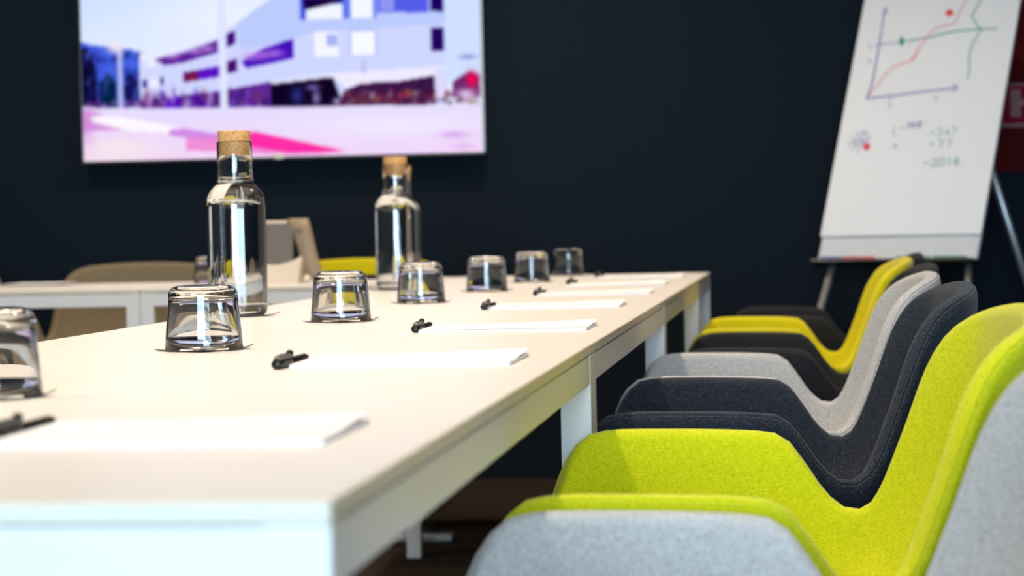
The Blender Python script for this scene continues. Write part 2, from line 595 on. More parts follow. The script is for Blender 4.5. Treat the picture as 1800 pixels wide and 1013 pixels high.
# ------------------------------------------------------------------ things on the tables
def coaster_bm(a=.0435, start=1.42):
    """thin felt square, its corners curled up"""
    bm = bmesh.new()
    n = 12
    g = []
    for layer in (0, 1):
        row = []
        for i in range(n + 1):
            for j in range(n + 1):
                u, v = (2 * i / n - 1), (2 * j / n - 1)
                wgt = 1.5 if (u > 0 and v < 0) else (.8 if (u < 0 and v < 0) else .45)
                curl = max(0, abs(u) + abs(v) - start) ** 1.6 * .0085 * wgt
                row.append(bm.verts.new((u * a, v * a, .0004 + layer * .0012 + curl)))
        g.append(row)
    ix = lambda i, j: i * (n + 1) + j
    for i in range(n):
        for j in range(n):
            bm.faces.new((g[1][ix(i, j)], g[1][ix(i + 1, j)], g[1][ix(i + 1, j + 1)], g[1][ix(i, j + 1)]))
            bm.faces.new((g[0][ix(i, j)], g[0][ix(i, j + 1)], g[0][ix(i + 1, j + 1)], g[0][ix(i + 1, j)]))
    ring = [ix(i, 0) for i in range(n)] + [ix(n, j) for j in range(n)] + [ix(i, n) for i in range(n, 0, -1)] + [ix(0, j) for j in range(n, 0, -1)]
    for a_, b_ in zip(ring, ring[1:] + ring[:1]):
        bm.faces.new((g[0][a_], g[0][b_], g[1][b_], g[1][a_]))
    return bm


def tumbler_bm():
    outer = [(.0470, .0), (.0482, .0), (.0490, .0010)] + [(.0490 - .0055 * q, .001 + .061 * q) for q in (.25, .5, .75, 1)]
    outer += arc(.0305, .0668, .0130, -8, 80, 8)[1:] + [(.028, .0803), (.012, .0798), (0, .0796)]
    inner = [(0, .0665), (.018, .0663), (.030, .0650)] + arc(.0337, .0580, .0070, 70, 5, 6) + [(.0474 - .0067 * q, .058 * (q)) for q in (.75, .5, .25)] + [(.0470, .0)]
    return lathe(bmesh.new(), outer + inner, 64)


GLASS_Y = (1.965, 2.735, 3.55, 4.40, 5.14, 5.93, 6.68)
GLASS_X = (-.730, -.734, -.725, -.735, -.704, -.690, -.666)
ORD = ('first', 'second', 'third', 'fourth', 'fifth', 'sixth', 'seventh')
glass0 = coas0 = None
for i, (x, y) in enumerate(zip(GLASS_X, GLASS_Y)):
    where = 'nearest the viewer, at the left picture edge' if i == 0 else ('second in the row from the viewer' if i == 1 else ('farthest, last of the row' if i == 6 else '%s in the row counted from the viewer' % ORD[i]))
    rz = math.radians(45 + (YAW * 0 + 10) + (-3, 4, 2, -5, 3, 0, 4)[i])
    if i == 0:
        coas0 = tag(obj('coaster', coaster_bm(), [M_slate, M_coaster_top], None, False), '', 'coaster')
        for q in coas0.data.polygons:
            q.material_index = 1 if q.normal.z > .3 else 0
        glass0 = tag(obj('tumbler', tumbler_bm(), M_glass, None, True), '', 'glass')
        c, g = coas0, glass0
    else:
        c, g = coas0.copy(), glass0.copy()
        COL.objects.link(c)
        COL.objects.link(g)
    c.location, c.rotation_euler = (x, y, TH), (0, 0, rz)
    g.location, g.rotation_euler = (x, y, TH + .0019), (0, 0, 0)
    c['label'], c['group'] = 'thin square coaster with curled corners under the %s upturned glass from the viewer' % ORD[i], 'coasters on the long table'
    g['label'], g['group'] = 'clear upturned tumbler on a coaster, ' + where, 'upturned tumblers along the table'
g = glass0.copy(); COL.objects.link(g)
g.location = (-1.70, 6.42, TH + .0006)
g['label'] = 'clear tumbler upside down on the cross table, behind the tall near bottle'


def make_bottle(label):
    t = thing('water_bottle', label, 'bottle', (0, 0, 0), 0, 'corked water bottles')
    body = [(0, .0020), (.036, .0018), (.044, .0005), (.0490, .0030), (.0515, .008), (.0523, .014), (.0523, .10), (.0523, .186)]
    sh = [(.0520, .196), (.0505, .205), (.0470, .2140), (.0420, .2210), (.0370, .2265), (.0335, .2300), (.0318, .2325), (.0318, .2350), (.0324, .2370), (.0318, .2392), (.0311, .2420), (.0309, .262), (.0309, .3030), (.0303, .3050), (.0292, .3050), (.0286, .3030)]
    inn = [(.0284, .262), (.0284, .2400), (.0292, .2330), (.0320, .2292), (.0360, .2245), (.0405, .2195), (.0456, .2128), (.0490, .2048), (.0504, .196), (.0508, .186), (.0508, .10), (.0508, .022), (.0480, .0160), (.040, .0140), (.02, .0155), (0, .0160)]
    obj('glass_body', lathe(bmesh.new(), body + sh + inn, 72), M_glass, t, True)
    wat = [(0, .0157), (.02, .0152), (.040, .0137), (.0482, .0157), (.0510, .0218), (.0510, .10), (.0510, .186), (.0506, .196), (.0492, .2050), (.0458, .2130), (.0407, .2197), (.0362, .2247), (.0322, .2294), (.0294, .2334), (.0286, .2400), (.0286, .2405), (.0270, .2396), (0, .2394)]
    obj('water', lathe(bmesh.new(), wat, 72), M_water, t, True)
    ck = [(0, .280), (.0255, .280), (.0268, .2812), (.0283, .3050), (.0290, .3225), (.0284, .3240), (0, .3240)]
    obj('cork_stopper', lathe(bmesh.new(), ck, 40), M_cork, t)
    return t


b1 = make_bottle('tall corked water bottle nearest the viewer, in front of the screen')
b1.location = (-.969, 3.845, TH + .0019)
dup(b1, (-.964, 5.42, TH + .0019), 1.0, 'corked water bottle in the middle, its cork fully in view')
dup(b1, (-1.087, 6.20, TH + .0019), 2.0, 'corked water bottle mostly hidden behind the middle bottle')
coas_b = obj('coaster', coaster_bm(.052, 1.40), [M_slate, M_coaster_top])
for q in coas_b.data.polygons:
    q.material_index = 1 if q.normal.z > .3 else 0
coas_b['category'] = 'coaster'
for k, (x, y, l) in enumerate(((-.969, 3.845, 'nearest tall bottle'), (-.964, 5.42, 'middle bottle'), (-1.087, 6.20, 'hidden rear bottle'))):
    c = coas_b if k == 0 else coas_b.copy()
    if k:
        COL.objects.link(c)
    c.location, c.rotation_euler = (x, y, TH), (0, 0, math.radians(52))
    c['label'], c['group'] = 'thin square coaster with curled corners under the ' + l, 'coasters on the long table'

# notepads: body plus a top sheet lifting at one corner
PADX, PADY = .238, .166
PAD_RF = ((-.319, 1.492), (-.298, 2.343), (-.287, 3.112), (-.308, 3.985), (-.300, 4.705), (-.309, 5.414), (-.301, 6.180))


def sheet_bm(lift):
    bm = bmesh.new()
    n = 10
    vs = []
    for i in range(n + 1):
        for j in range(n + 1):
            u, v = i / n, j / n
            z = .0042 + lift * max(0, (u + v - 1.25) / .75) ** 1.5 + .0006 * v
            vs.append(bm.verts.new((-PADX + u * PADX, v * PADY, z)))
    for i in range(n):
        for j in range(n):
            a = i * (n + 1) + j
            bm.faces.new((vs[a], vs[a + n + 1], vs[a + n + 2], vs[a + 1]))
    bm.normal_update()
    bmesh.ops.solidify(bm, geom=bm.faces[:], thickness=.0002)
    return bm


def make_pad(label):
    t = thing('notepad', label, 'notepad', (0, 0, 0), 0, 'notepads along the table')
    boxobj('page_block', (-PADX, 0, .0002), (0, PADY, .0036), M_paper, t)
    obj('top_sheet', sheet_bm(.005), M_paper, t)
    return t


def make_pen(label):
    """black ballpoint lying along local +y, cap end at the origin"""
    t = thing('pen', label, 'pen', (0, 0, 0), 0, 'black pens beside the notepads')
    r = .0052
    cyl = lambda prof: [(0, -0.0)] + prof
    def along(prof, c=(0, 0, 0), n=20):
        bm = lathe(bmesh.new(), prof, n)
        bmesh.ops.rotate(bm, verts=bm.verts, cent=(0, 0, 0), matrix=Matrix.Rotation(-math.pi / 2, 3, 'X'))
        bmesh.ops.translate(bm, verts=bm.verts, vec=Vector((c[0], c[1], c[2])))
        return bm
    obj('cap', along([(0, 0), (.0046, .0), (.0054, .001), (.0054, .056), (0, .056)], (0, 0, .0056)), M_black, t, True)
    obj('barrel', along([(0, .054), (.0047, .054), (.0047, .128), (.0030, .138), (.0012, .142), (0, .142)], (0, 0, .0056)), M_black, t, True)
    bm = bmesh.new()
    pts = [(0, .001, .0098), (0, .008, .0122), (0, .030, .0132), (0, .052, .0130), (0, .060, .0124)]
    for a, b in zip(pts, pts[1:]):
        dz = .0018
        q = [bm.verts.new((sx * .0030, p[1], p[2] + s * dz - (.0022 if s < 0 else 0))) for p in (a, b) for sx, s in ((-1, -1), (1, -1), (1, 1), (-1, 1))]
        for k in range(4):
            bm.faces.new((q[k], q[(k + 1) % 4], q[4 + (k + 1) % 4], q[4 + k]))
        bm.faces.new(q[:4][::-1])
        bm.faces.new(q[4:])
    obj('clip', bm, M_black, t)
    bm = bmesh.new()
    bmesh.ops.create_uvsphere(bm, u_segments=14, v_segments=10, radius=.0042)
    bmesh.ops.translate(bm, verts=bm.verts, vec=Vector((0, .061, .0140)))
    obj('clip_ball', bm, M_black, t, True)
    return t


PEN = ((-.563, 1.512, 0), (-.545, 2.320, -1), (-.531, 3.118, 0), (-.549, 3.955, -1), (-.545, 4.735, -3), (-.562, 5.60, -4), (-.560, 6.40, -5))
pad0 = pen0 = None
for i in range(7):
    lab_p = 'white notepad, %s along the table from the viewer' % ORD[i]
    lab_n = 'black pen left of the %s notepad from the viewer' % ORD[i]
    px, py = PAD_RF[i]
    nx, ny, na = PEN[i]
    if i == 0:
        pad0, pen0 = make_pad(lab_p), make_pen(lab_n)
        p, n = pad0, pen0
    else:
        p, n = dup(pad0, (0, 0, 0), 0, lab_p), dup(pen0, (0, 0, 0), 0, lab_n)
    p.location = (px, py, TH)
    n.location, n.rotation_euler = (nx, ny, TH), (0, 0, math.radians(na))

# desk phone seen from behind
t = thing('desk_phone', 'beige and grey desk phone standing on the cross table', 'phone', (-1.47, 6.32, TH))
bm = bmesh.new()
n = 14
prof = [(-.085 + .16 * i / n, .078 - .024 * math.sin(math.pi * min(1, max(0, i / n))) ** .9) for i in range(n + 1)]
for y in (-.05, .05):
    pass
fr, bk = [], []
for (x, z) in prof:
    k = 1 - .12 * (x > .06)
    fr.append((bm.verts.new((x * .90, -.055, .001)), bm.verts.new((x, -.040, z))))
    bk.append((bm.verts.new((x * .90, .05, .001)), bm.verts.new((x, .05, z * .9))))
for i in range(n):
    bm.faces.new((fr[i][0], fr[i + 1][0], fr[i + 1][1], fr[i][1]))
    bm.faces.new((bk[i + 1][0], bk[i][0], bk[i][1], bk[i + 1][1]))
    bm.faces.new((fr[i][1], fr[i + 1][1], bk[i + 1][1], bk[i][1]))
    bm.faces.new((fr[i + 1][0], fr[i][0], bk[i][0], bk[i + 1][0]))
bm.faces.new((fr[0][0], fr[0][1], bk[0][1], bk[0][0]))
bm.faces.new((fr[n][1], fr[n][0], bk[n][0], bk[n][1]))
obj('stand', bm, M_cream_plastic, t, False)
bm = box(bmesh.new(), (-.085, -.012, -.055), (.042, .012, .075), .006)
bmesh.ops.rotate(bm, verts=bm.verts, cent=(0, 0, 0), matrix=Matrix.Rotation(math.radians(-14), 3, 'X'))
bmesh.ops.translate(bm, verts=bm.verts, vec=Vector((0, .01, .098)))
body = obj('body', bm, M_grey_plastic, t)
bm = bmesh.new()
tube(bm, [(-.08, .028, .175), (-.01, .028, .175), (.022, .028, .175)], .006, 10)
obj('top_edge', bm, M_cream_plastic, body, True)
bm = bmesh.new()
path = [(.100, .02, .008), (.092, .022, .04), (.078, .026, .10), (.062, .030, .155), (.052, .032, .186)]
ws = [.030, .026, .024, .028, .028]
rows = []
for (x, y, z), w in zip(path, ws):
    rows.append([bm.verts.new((x + a * w, y + b * .019, z)) for a, b in ((-1, -.6), (-.7, -1), (.7, -1), (1, -.6), (1, .6), (.7, 1), (-.7, 1), (-1, .6))])
for a, b in zip(rows, rows[1:]):
    for k in range(8):
        bm.faces.new((a[k], a[(k + 1) % 8], b[(k + 1) % 8], b[k]))
bm.faces.new(rows[0][::-1]); bm.faces.new(rows[-1])
hs = obj('handset', bm, M_beige_plastic, t, True)
bm = box(bmesh.new(), (.046, .006, .148), (.070, .012, .154), .001)
obj('earpiece_slot', bm, M_grey_plastic, hs)
bm = bmesh.new()
bmesh.ops.create_uvsphere(bm, u_segments=16, v_segments=10, radius=.012)
bmesh.ops.translate(bm, verts=bm.verts, vec=Vector((.090, -.038, .0125)))
obj('cable_plug', bm, M_cream_plastic, t, True)

# small dark things on the cross tables
t = thing('folder', 'thin black folder lying on the far left cross table', 'folder', (-2.29, 6.60, TH))
boxobj('cover', (-.10, -.05, .0002), (.09, .15, .004), M_black, t, .001)
boxobj('pages', (-.097, -.047, .0042), (.085, .145, .0062), M_paper, t)
dup(pen0, (-1.30, 6.62, TH), math.radians(-65), 'black pen on the cross table, right of the desk phone')

# ------------------------------------------------------------------ power strip on the carpet
t = thing('power_strip', 'pale grey power strip lying on the carpet under the far tables', 'power strip', (-1.14, 6.27, 0))
boxobj('housing', (-.20, -.03, .001), (.17, .03, .022), M_silver, t, .005)
for k in range(4):
    obj('socket', lathe(bmesh.new(), [(0, .0222), (.019, .0222), (.020, .0232), (.017, .0236), (0, .0236)], 20, (-.15 + k * .09, 0, 0)), M_grey_plastic, t)

# ------------------------------------------------------------------ television
TVX0, TVX1, TVZ0, TVZ1, TVY = -2.520, -1.060, 1.146, 1.984, 7.775
t = thing('television', 'wall-mounted flat television showing a white curved building', 'television', (0, 0, 0))
boxobj('cabinet', (TVX0, TVY + .004, TVZ0), (TVX1, TVY + .045, TVZ1), M_tv_black, t, .004)
boxobj('wall_bracket', (-2.0, TVY + .045, 1.4), (-1.55, FAR_Y - .004, 1.75), M_dark_metal, t)
bz = .009
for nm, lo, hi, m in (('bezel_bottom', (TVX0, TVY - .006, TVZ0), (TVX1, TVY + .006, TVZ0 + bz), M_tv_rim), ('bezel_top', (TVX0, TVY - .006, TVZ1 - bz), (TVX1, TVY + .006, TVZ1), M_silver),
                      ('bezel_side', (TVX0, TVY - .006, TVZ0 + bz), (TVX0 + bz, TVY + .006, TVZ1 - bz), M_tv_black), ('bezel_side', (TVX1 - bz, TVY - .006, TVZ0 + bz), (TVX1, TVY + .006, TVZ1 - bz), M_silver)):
    boxobj(nm, lo, hi, m, t, .002)
bm = bmesh.new()
bmesh.ops.create_uvsphere(bm, u_segments=20, v_segments=10, radius=1.0)
for v in bm.verts:
    v.co = Vector((-1.797 + v.co.x * .022, TVY - .007 + v.co.y * .004, TVZ0 + .010 + v.co.z * .011))
obj('badge', bm, M_white_metal, t, True)

# the picture on the screen, painted per vertex on a fine grid
NX, NZ = 360, 206
gx = np.linspace(0, 1, NX)
gz = np.linspace(0, 1, NZ)
U_, V_ = np.meshgrid(gx, gz)                 # V_ up
PX = 147 + U_ * 702                          # picture units: 702 wide, 404 high, 0 of PY is 285 above the lower edge
PY = 285 - V_ * 404 - 13 * U_
img = np.zeros((NZ, NX, 3))


def s2l(c):
    c = np.asarray(c, float) / 255
    return np.where(c <= .04045, c / 12.92, ((c + .055) / 1.055) ** 2.4)


def fill(mask, col, a=1.0):
    m = (np.asarray(mask, float) * a)[..., None]
    img[:] = img * (1 - m) + np.asarray(col, float) * m


def poly(pts, col, a=1.0):
    ins = np.zeros(PX.shape, bool)
    n = len(pts)
    for i in range(n):
        (x1, y1), (x2, y2) = pts[i], pts[(i + 1) % n]
        if y1 == y2:
            continue
        cond = ((PY < y1) != (PY < y2)) & (PX < (x2 - x1) * (PY - y1) / (y2 - y1) + x1)
        ins ^= cond
    fill(ins, col, a)


def rect(x0, y0, x1, y1, col, a=1.0):
    fill((PX > x0) & (PX < x1) & (PY > y0) & (PY < y1), col, a)


def blob(x, y, rx, ry, col, a=1.0, hard=1.0):
    fill(np.exp(-(((PX - x) / rx) ** 2 + ((PY - y) / ry) ** 2) ** hard), col, a)


tt = np.clip((PY + 120) / 230, 0, 1)[..., None]
img[:] = np.array((170, 205, 255)) * (1 - tt) + np.array((228, 236, 255)) * tt
blob(430, 30, 190, 60, (240, 243, 255), .8)
# hills and trees at left
poly([(140, 72), (165, 80), (200, 84), (235, 88), (262, 100), (262, 190), (140, 190)], (62, 92, 225))
poly([(140, 85), (158, 84), (172, 120), (175, 190), (140, 190)], (10, 8, 50))
poly([(178, 150), (195, 125), (208, 150), (210, 190), (176, 190)], (0, 34, 70))
poly([(224, 140), (236, 130), (248, 150), (252, 190), (222, 190)], (16, 14, 80))
for _ in range(60):
    blob(rng.uniform(150, 255), rng.uniform(95, 180), rng.uniform(3, 9), rng.uniform(3, 9), ((30, 30, 120), (90, 120, 240), (8, 10, 50))[rng.integers(3)], .6)
# building volume
poly([(250, 98), (300, 91), (345, 80), (390, 64), (425, 45), (460, 20), (495, -2), (560, -60), (790, -60), (790, 190), (250, 190)], (206, 214, 253))
poly([(425, 45), (460, 20), (495, -2), (560, -60), (790, -60), (790, 50), (560, 62), (500, 80), (430, 90)], (186, 202, 252))
rect(790, -60, 850, 150, (206, 224, 255))
poly([(250, 98), (300, 91), (390, 64), (390, 70), (300, 100), (258, 110)], (232, 236, 255))
# upper storeys beyond the frame
rect(535, -60, 760, -30, (120, 130, 235))
# window bands of the left wing
poly([(276, 106), (330, 95), (391, 74), (391, 95), (330, 112), (296, 117)], (88, 26, 150))
for x in (310, 350, 372):
    blob(x, 101 - (x - 310) * .2, 13, 5, (214, 180, 236), .7)
poly([(403, 66), (422, 57), (422, 80), (403, 88)], (64, 8, 128))
poly([(328, 130), (392, 119), (392, 138), (328, 147)], (92, 16, 196))
poly([(330, 131), (354, 127), (354, 143), (330, 147)], (120, 24, 70))
poly([(404, 112), (424, 107), (424, 128), (404, 133)], (70, 10, 110))
poly([(432, 112), (470, 90), (524, 73), (524, 107), (480, 116), (440, 123)], (66, 10, 186))
for x, y in ((450, 104), (470, 101), (492, 98)):
    blob(x, y, 16, 7, (190, 130, 230), .75)
blob(272, 113, 12, 7, (240, 240, 255)); blob(278, 148, 14, 9, (240, 242, 255))
rect(255, 142, 264, 156, (60, 40, 150)); rect(286, 137, 292, 152, (60, 40, 150))
# ground floor
poly([(250, 178), (392, 163), (480, 148), (590, 134), (606, 190), (250, 196)], (92, 40, 150))
poly([(482, 148), (590, 135), (608, 190), (482, 192)], (14, 2, 34))
poly([(290, 176), (322, 172), (322, 194), (290, 194)], (86, 0, 190))
for _ in range(70):
    x = rng.uniform(255, 480)
    blob(x, rng.uniform(168, 192), rng.uniform(2, 5), rng.uniform(6, 13), ((40, 4, 70), (150, 110, 200), (120, 50, 90), (60, 0, 160), (200, 190, 235))[rng.integers(5)], .75)
blob(528, 172, 10, 14, (48, 52, 150), .9); blob(556, 158, 11, 5, (150, 130, 220), .8); blob(562, 176, 6, 12, (170, 160, 230), .8)
blob(598, 183, 6, 6, (190, 180, 230))
# right wing windows
rect(538, 1, 614, 40, (62, 80, 224)); rect(546, 14, 611, 40, (240, 244, 255)); poly([(541, 2), (611, 2), (611, 9), (545, 24)], (22, 0, 62))
rect(614, -6, 670, 38, (96, 120, 238)); rect(625, -6, 664, 38, (244, 246, 255))
rect(672, -8, 760, 30, (82, 92, 232)); rect(676, -8, 702, 28, (140, 150, 240)); rect(764, -8, 786, 29, (26, 0, 96))
rect(560, 62, 604, 104, (242, 245, 255)); rect(583, 66, 602, 86, (168, 180, 240)); rect(622, 58, 670, 105, (180, 192, 246)); rect(626, 62, 666, 103, (246, 248, 255))
rect(763, 57, 786, 97, (34, 2, 96))
poly([(482, 146), (590, 133), (790, 122), (790, 130), (600, 140), (482, 152)], (226, 228, 254))
# underpass, planting, cars at right
poly([(586, 136), (770, 128), (770, 145), (700, 150), (620, 165)], (238, 234, 254))
poly([(612, 164), (640, 152), (700, 150), (768, 140), (768, 190), (600, 190)], (58, 20, 72))
for _ in range(130):
    x = rng.uniform(606, 846)
    blob(x, rng.uniform(164, 190), rng.uniform(2, 6), rng.uniform(2, 6), ((120, 40, 66), (150, 110, 80), (90, 30, 60), (170, 150, 190), (60, 20, 40), (180, 60, 80))[rng.integers(6)], .7)
poly([(772, 128), (784, 128), (786, 178), (770, 178)], (224, 216, 250))
poly([(800, 150), (830, 132), (846, 140), (846, 176), (800, 178)], (110, 40, 110))
blob(833, 147, 10, 13, (255, 0, 72)); blob(822, 172, 16, 8, (236, 220, 250), .9); blob(826, 108, 14, 4, (120, 110, 200), .8)
rect(640, 112, 650, 134, (190, 190, 240), .7)
for _ in range(40):
    x = rng.uniform(150, 250)
    blob(x, rng.uniform(178, 190), 4, 4, ((220, 200, 240), (120, 60, 160), (80, 40, 140))[rng.integers(3)], .6)
# lamp post and flagpole
rect(211, 85, 221, 190, (176, 184, 240)); blob(208, 86, 14, 9, (240, 226, 240))
rect(392, -60, 406, 196, (222, 228, 254))
# road with light trails
m_road = np.clip((PY - (190 - (PX - 147) * .001)) / 4, 0, 1)
f = np.clip((PY - 190) / 90, 0, 1)[..., None]
rd = np.array((228, 220, 254)) * (1 - f) + np.array((242, 214, 246)) * f
img[:] = img * (1 - m_road[..., None]) + rd * m_road[..., None]
blob(700, 225, 170, 22, (240, 234, 255), .8)
poly([(140, 192), (165, 196), (250, 230), (140, 230)], (212, 130, 210), .8)
poly([(160, 204), (215, 206), (310, 224), (310, 236), (230, 232), (164, 216)], (252, 246, 255))
poly([(300, 230), (330, 228), (470, 252), (470, 262), (300, 240)], (204, 130, 226), .9)
poly([(330, 244), (430, 244), (560, 262), (620, 272), (500, 275), (330, 266)], (238, 130, 208), .85)
poly([(430, 240), (452, 234), (560, 258), (610, 268), (520, 272), (450, 262)], (252, 40, 164), .95)
blob(210, 265, 70, 22, (246, 230, 232), .85)
blob(800, 242, 24, 6, (206, 140, 230), .7); blob(815, 262, 20, 5, (226, 160, 236), .6)
blob(152, 225, 14, 30, (200, 130, 210), .5)
k3 = img.copy()
for _ in range(2):                            # the set's own soft upscaling
    k3[1:-1, 1:-1] = (img[1:-1, 1:-1] * 2 + img[:-2, 1:-1] + img[2:, 1:-1] + img[1:-1, :-2] + img[1:-1, 2:]) / 6
    img = k3.copy()
lin = s2l(np.clip(img, 0, 255))
vx = TVX0 + bz + gx * (TVX1 - TVX0 - 2 * bz)
vz = TVZ0 + bz + gz * (TVZ1 - TVZ0 - 2 * bz)
XX, ZZ = np.meshgrid(vx, vz)
me = bpy.data.meshes.new('screen')
verts = np.column_stack([XX.ravel(), np.full(XX.size, TVY), ZZ.ravel()])
ii, jj = np.meshgrid(np.arange(NX - 1), np.arange(NZ - 1))
a = (jj * NX + ii).ravel()
me.from_pydata(verts.tolist(), [], np.column_stack([a, a + 1, a + NX + 1, a + NX]).tolist())
ca = me.color_attributes.new('picture', 'FLOAT_COLOR', 'POINT')
ca.data.foreach_set('color', np.column_stack([lin.reshape(-1, 3), np.ones(lin.shape[0] * lin.shape[1])]).astype(np.float32).ravel())
M_screen = bpy.data.materials.new('lit screen')
M_screen.use_nodes = True
nt = M_screen.node_tree
nt.nodes.clear()
at = nt.nodes.new('ShaderNodeAttribute'); at.attribute_name = 'picture'
em = nt.nodes.new('ShaderNodeEmission'); em.inputs[1].default_value = 0.76
ou = nt.nodes.new('ShaderNodeOutputMaterial')
nt.links.new(at.outputs['Color'], em.inputs[0]); nt.links.new(em.outputs[0], ou.inputs[0])
link('screen', me, M_screen, t)

# ------------------------------------------------------------------ flipchart
BL = Vector((.078, 7.30, .764))
w_ax = (Vector((.563, 7.0, .764)) - BL).normalized()
back = Vector((-w_ax.y, w_ax.x, 0)).normalized()
TILT = math.radians(21.5)
u_ax = (back * math.sin(TILT) + Vector((0, 0, 1)) * math.cos(TILT)).normalized()
n_ax = w_ax.cross(u_ax).normalized()          # towards the room
BW, BH = .572, 1.06
flip = thing('flipchart', 'white flipchart easel leaning back, with a marker-drawn graph', 'flipchart', (0, 0, 0))
fm = Matrix((( w_ax.x, u_ax.x, n_ax.x, BL.x), (w_ax.y, u_ax.y, n_ax.y, BL.y), (w_ax.z, u_ax.z, n_ax.z, BL.z), (0, 0, 0, 1)))
flip.matrix_world = fm                        # local x across, y up the board, z out of it


def fbox(name, lo, hi, m, bev=0.0):
    return boxobj(name, lo, hi, m, flip, bev)


fbox('board', (.004, 0, -.014), (BW - .004, BH, 0), M_board, .003)
fbox('clamp_bar', (-.01, BH - .05, .004), (BW + .01, BH, .022), M_alu, .003)
bm = bmesh.new()                              # the sheet hangs a little proud and wavers along its right edge
nu, nv = 12, 24
vs = []
for j in range(nv + 1):
    for i in range(nu + 1):
        uu, vv = i / nu, j / nv
        z = .004 + .004 * (1 - vv) ** 3 * (.3 + .7 * uu ** 3) + .0015 * math.sin(uu * 5 + vv * 3) * (1 - vv)
        vs.append(bm.verts.new((uu * BW, .078 + vv * (BH - .09), z)))
for j in range(nv):
    for i in range(nu):
        a = j * (nu + 1) + i
        bm.faces.new((vs[a], vs[a + 1], vs[a + nu + 2], vs[a + nu + 1]))
bm.normal_update()
bmesh.ops.solidify(bm, geom=bm.faces[:], thickness=.0006)
obj('paper_pad', bm, M_chart_paper, flip)
bm = bmesh.new()
box(bm, (.0, -.020, -.012), (BW, -.012, .034), .002)
box(bm, (.0, -.014, .028), (BW, -.010, .034), .001)
obj('pen_tray', bm, M_tv_black, flip)

# legs run to the floor from behind the board
def to_local(v):
    return fm.inverted() @ Vector(v)


def leg_to(name, a, b, r):
    obj(name, tube(bmesh.new(), [to_local(a), to_local(b)], r, 12), M_alu, flip, True)


front = -(back)
leg_to('leg', BL + w_ax * .05 + Vector((0, 0, -.02)) - n_ax * .012, Vector((-.10, 6.98, .0)), .0115)
leg_to('leg', BL + w_ax * .535 + Vector((0, 0, -.02)) - n_ax * .012, Vector((.49, 6.68, .0)), .0115)
leg_to('rear_leg', BL + w_ax * .40 + u_ax * .62 - n_ax * .028, Vector((.98, 7.70, 0.0)), .012)
leg_to('rear_leg', BL + w_ax * .16 + u_ax * .62 - n_ax * .028, Vector((.40, 7.80, 0.0)), .012)

# drawings, as ribbons of ink lying on the sheet
def chart(px, py):
    xl, xr_ = 1525 - 88 * py / 456, 1808 - 90 * py / 465
    uu = (px - xl) / (xr_ - xl)
    return (uu * BW, (1 - py / (456 + 9 * uu)) * .905)


def sheet_z(x, y):
    uu, vv = x / BW, (y - .078) / (BH - .09)
    return .004 + .004 * (1 - vv) ** 3 * (.3 + .7 * uu ** 3) + .0015 * math.sin(uu * 5 + vv * 3) * (1 - vv) + .0022


def stroke(bm, pts, w):
    P = [Vector((*chart(*p), 0)) for p in pts]
    Q = []
    for a, b in zip(P, P[1:]):
        k = max(1, int((b - a).length / .02))
        Q += [a.lerp(b, i / k) for i in range(k)]
    Q.append(P[-1])
    prev = None
    for i, q in enumerate(Q):
        d = (Q[min(i + 1, len(Q) - 1)] - Q[max(i - 1, 0)])
        d = d.normalized() if d.length > 1e-9 else Vector((1, 0, 0))
        s = Vector((-d.y, d.x, 0)) * w * .33
        pr = [bm.verts.new((v.x, v.y, sheet_z(v.x, v.y))) for v in (q + s, q - s)]
        if prev:
            bm.faces.new((prev[0], prev[1], pr[1], pr[0]))
        prev = pr


def disc(bm, px, py, rx, ry):
    ring = []
    for k in range(18):
        x, y = chart(px + rx * math.cos(k * math.pi / 9), py + ry * math.sin(k * math.pi / 9))
        ring.append(bm.verts.new((x, y, sheet_z(x, y) + .0003)))
    bm.faces.new(ring[::-1])


GLYPH = {'0': [[(0, 0), (1, 0), (1, 2), (0, 2), (0, 0)]], '1': [[(.3, .5), (.6, 0), (.6, 2)]], '2': [[(0, .3), (.5, 0), (1, .5), (0, 2), (1, 2)]],
         '3': [[(0, 0), (1, 0), (.4, .9), (1, 1.4), (.5, 2), (0, 1.8)]], '4': [[(.7, 2), (.7, 0), (0, 1.3), (1, 1.3)]], '7': [[(0, 0), (1, 0), (.4, 2)]],
         '8': [[(.5, 1), (0, .5), (.5, 0), (1, .5), (0, 1.5), (.5, 2), (1, 1.5), (.5, 1)]], '9': [[(1, .8), (.3, 1), (0, .4), (.5, 0), (1, .4), (.8, 2)]],
         '-': [[(0, 1), (.9, 1)]], 'H': [[(0, 0), (0, 2)], [(0, 1), (1, 1)], [(1, 0), (1, 2)]], 'B': [[(0, 0), (0, 2), (.9, 1.6), (.2, 1), (.8, .4), (0, 0)]],
         "'": [[(.3, 0), (.3, .5)]], '(': [[(.6, 0), (.2, 1), (.6, 2)]], 'T': [[(0, 0), (1, 0)], [(.5, 0), (.5, 2)]], 'A': [[(0, 2), (.5, 0), (1, 2)], [(.2, 1.3), (.8, 1.3)]]}


def write(bm, txt, x, y, sx, sy_, gap, w):
    for ch in txt:
        for ln in GLYPH.get(ch, []):
            stroke(bm, [(x + a * sx - b * sy_ * .12, y + b * sy_) for a, b in ln], w)
        x += sx + gap


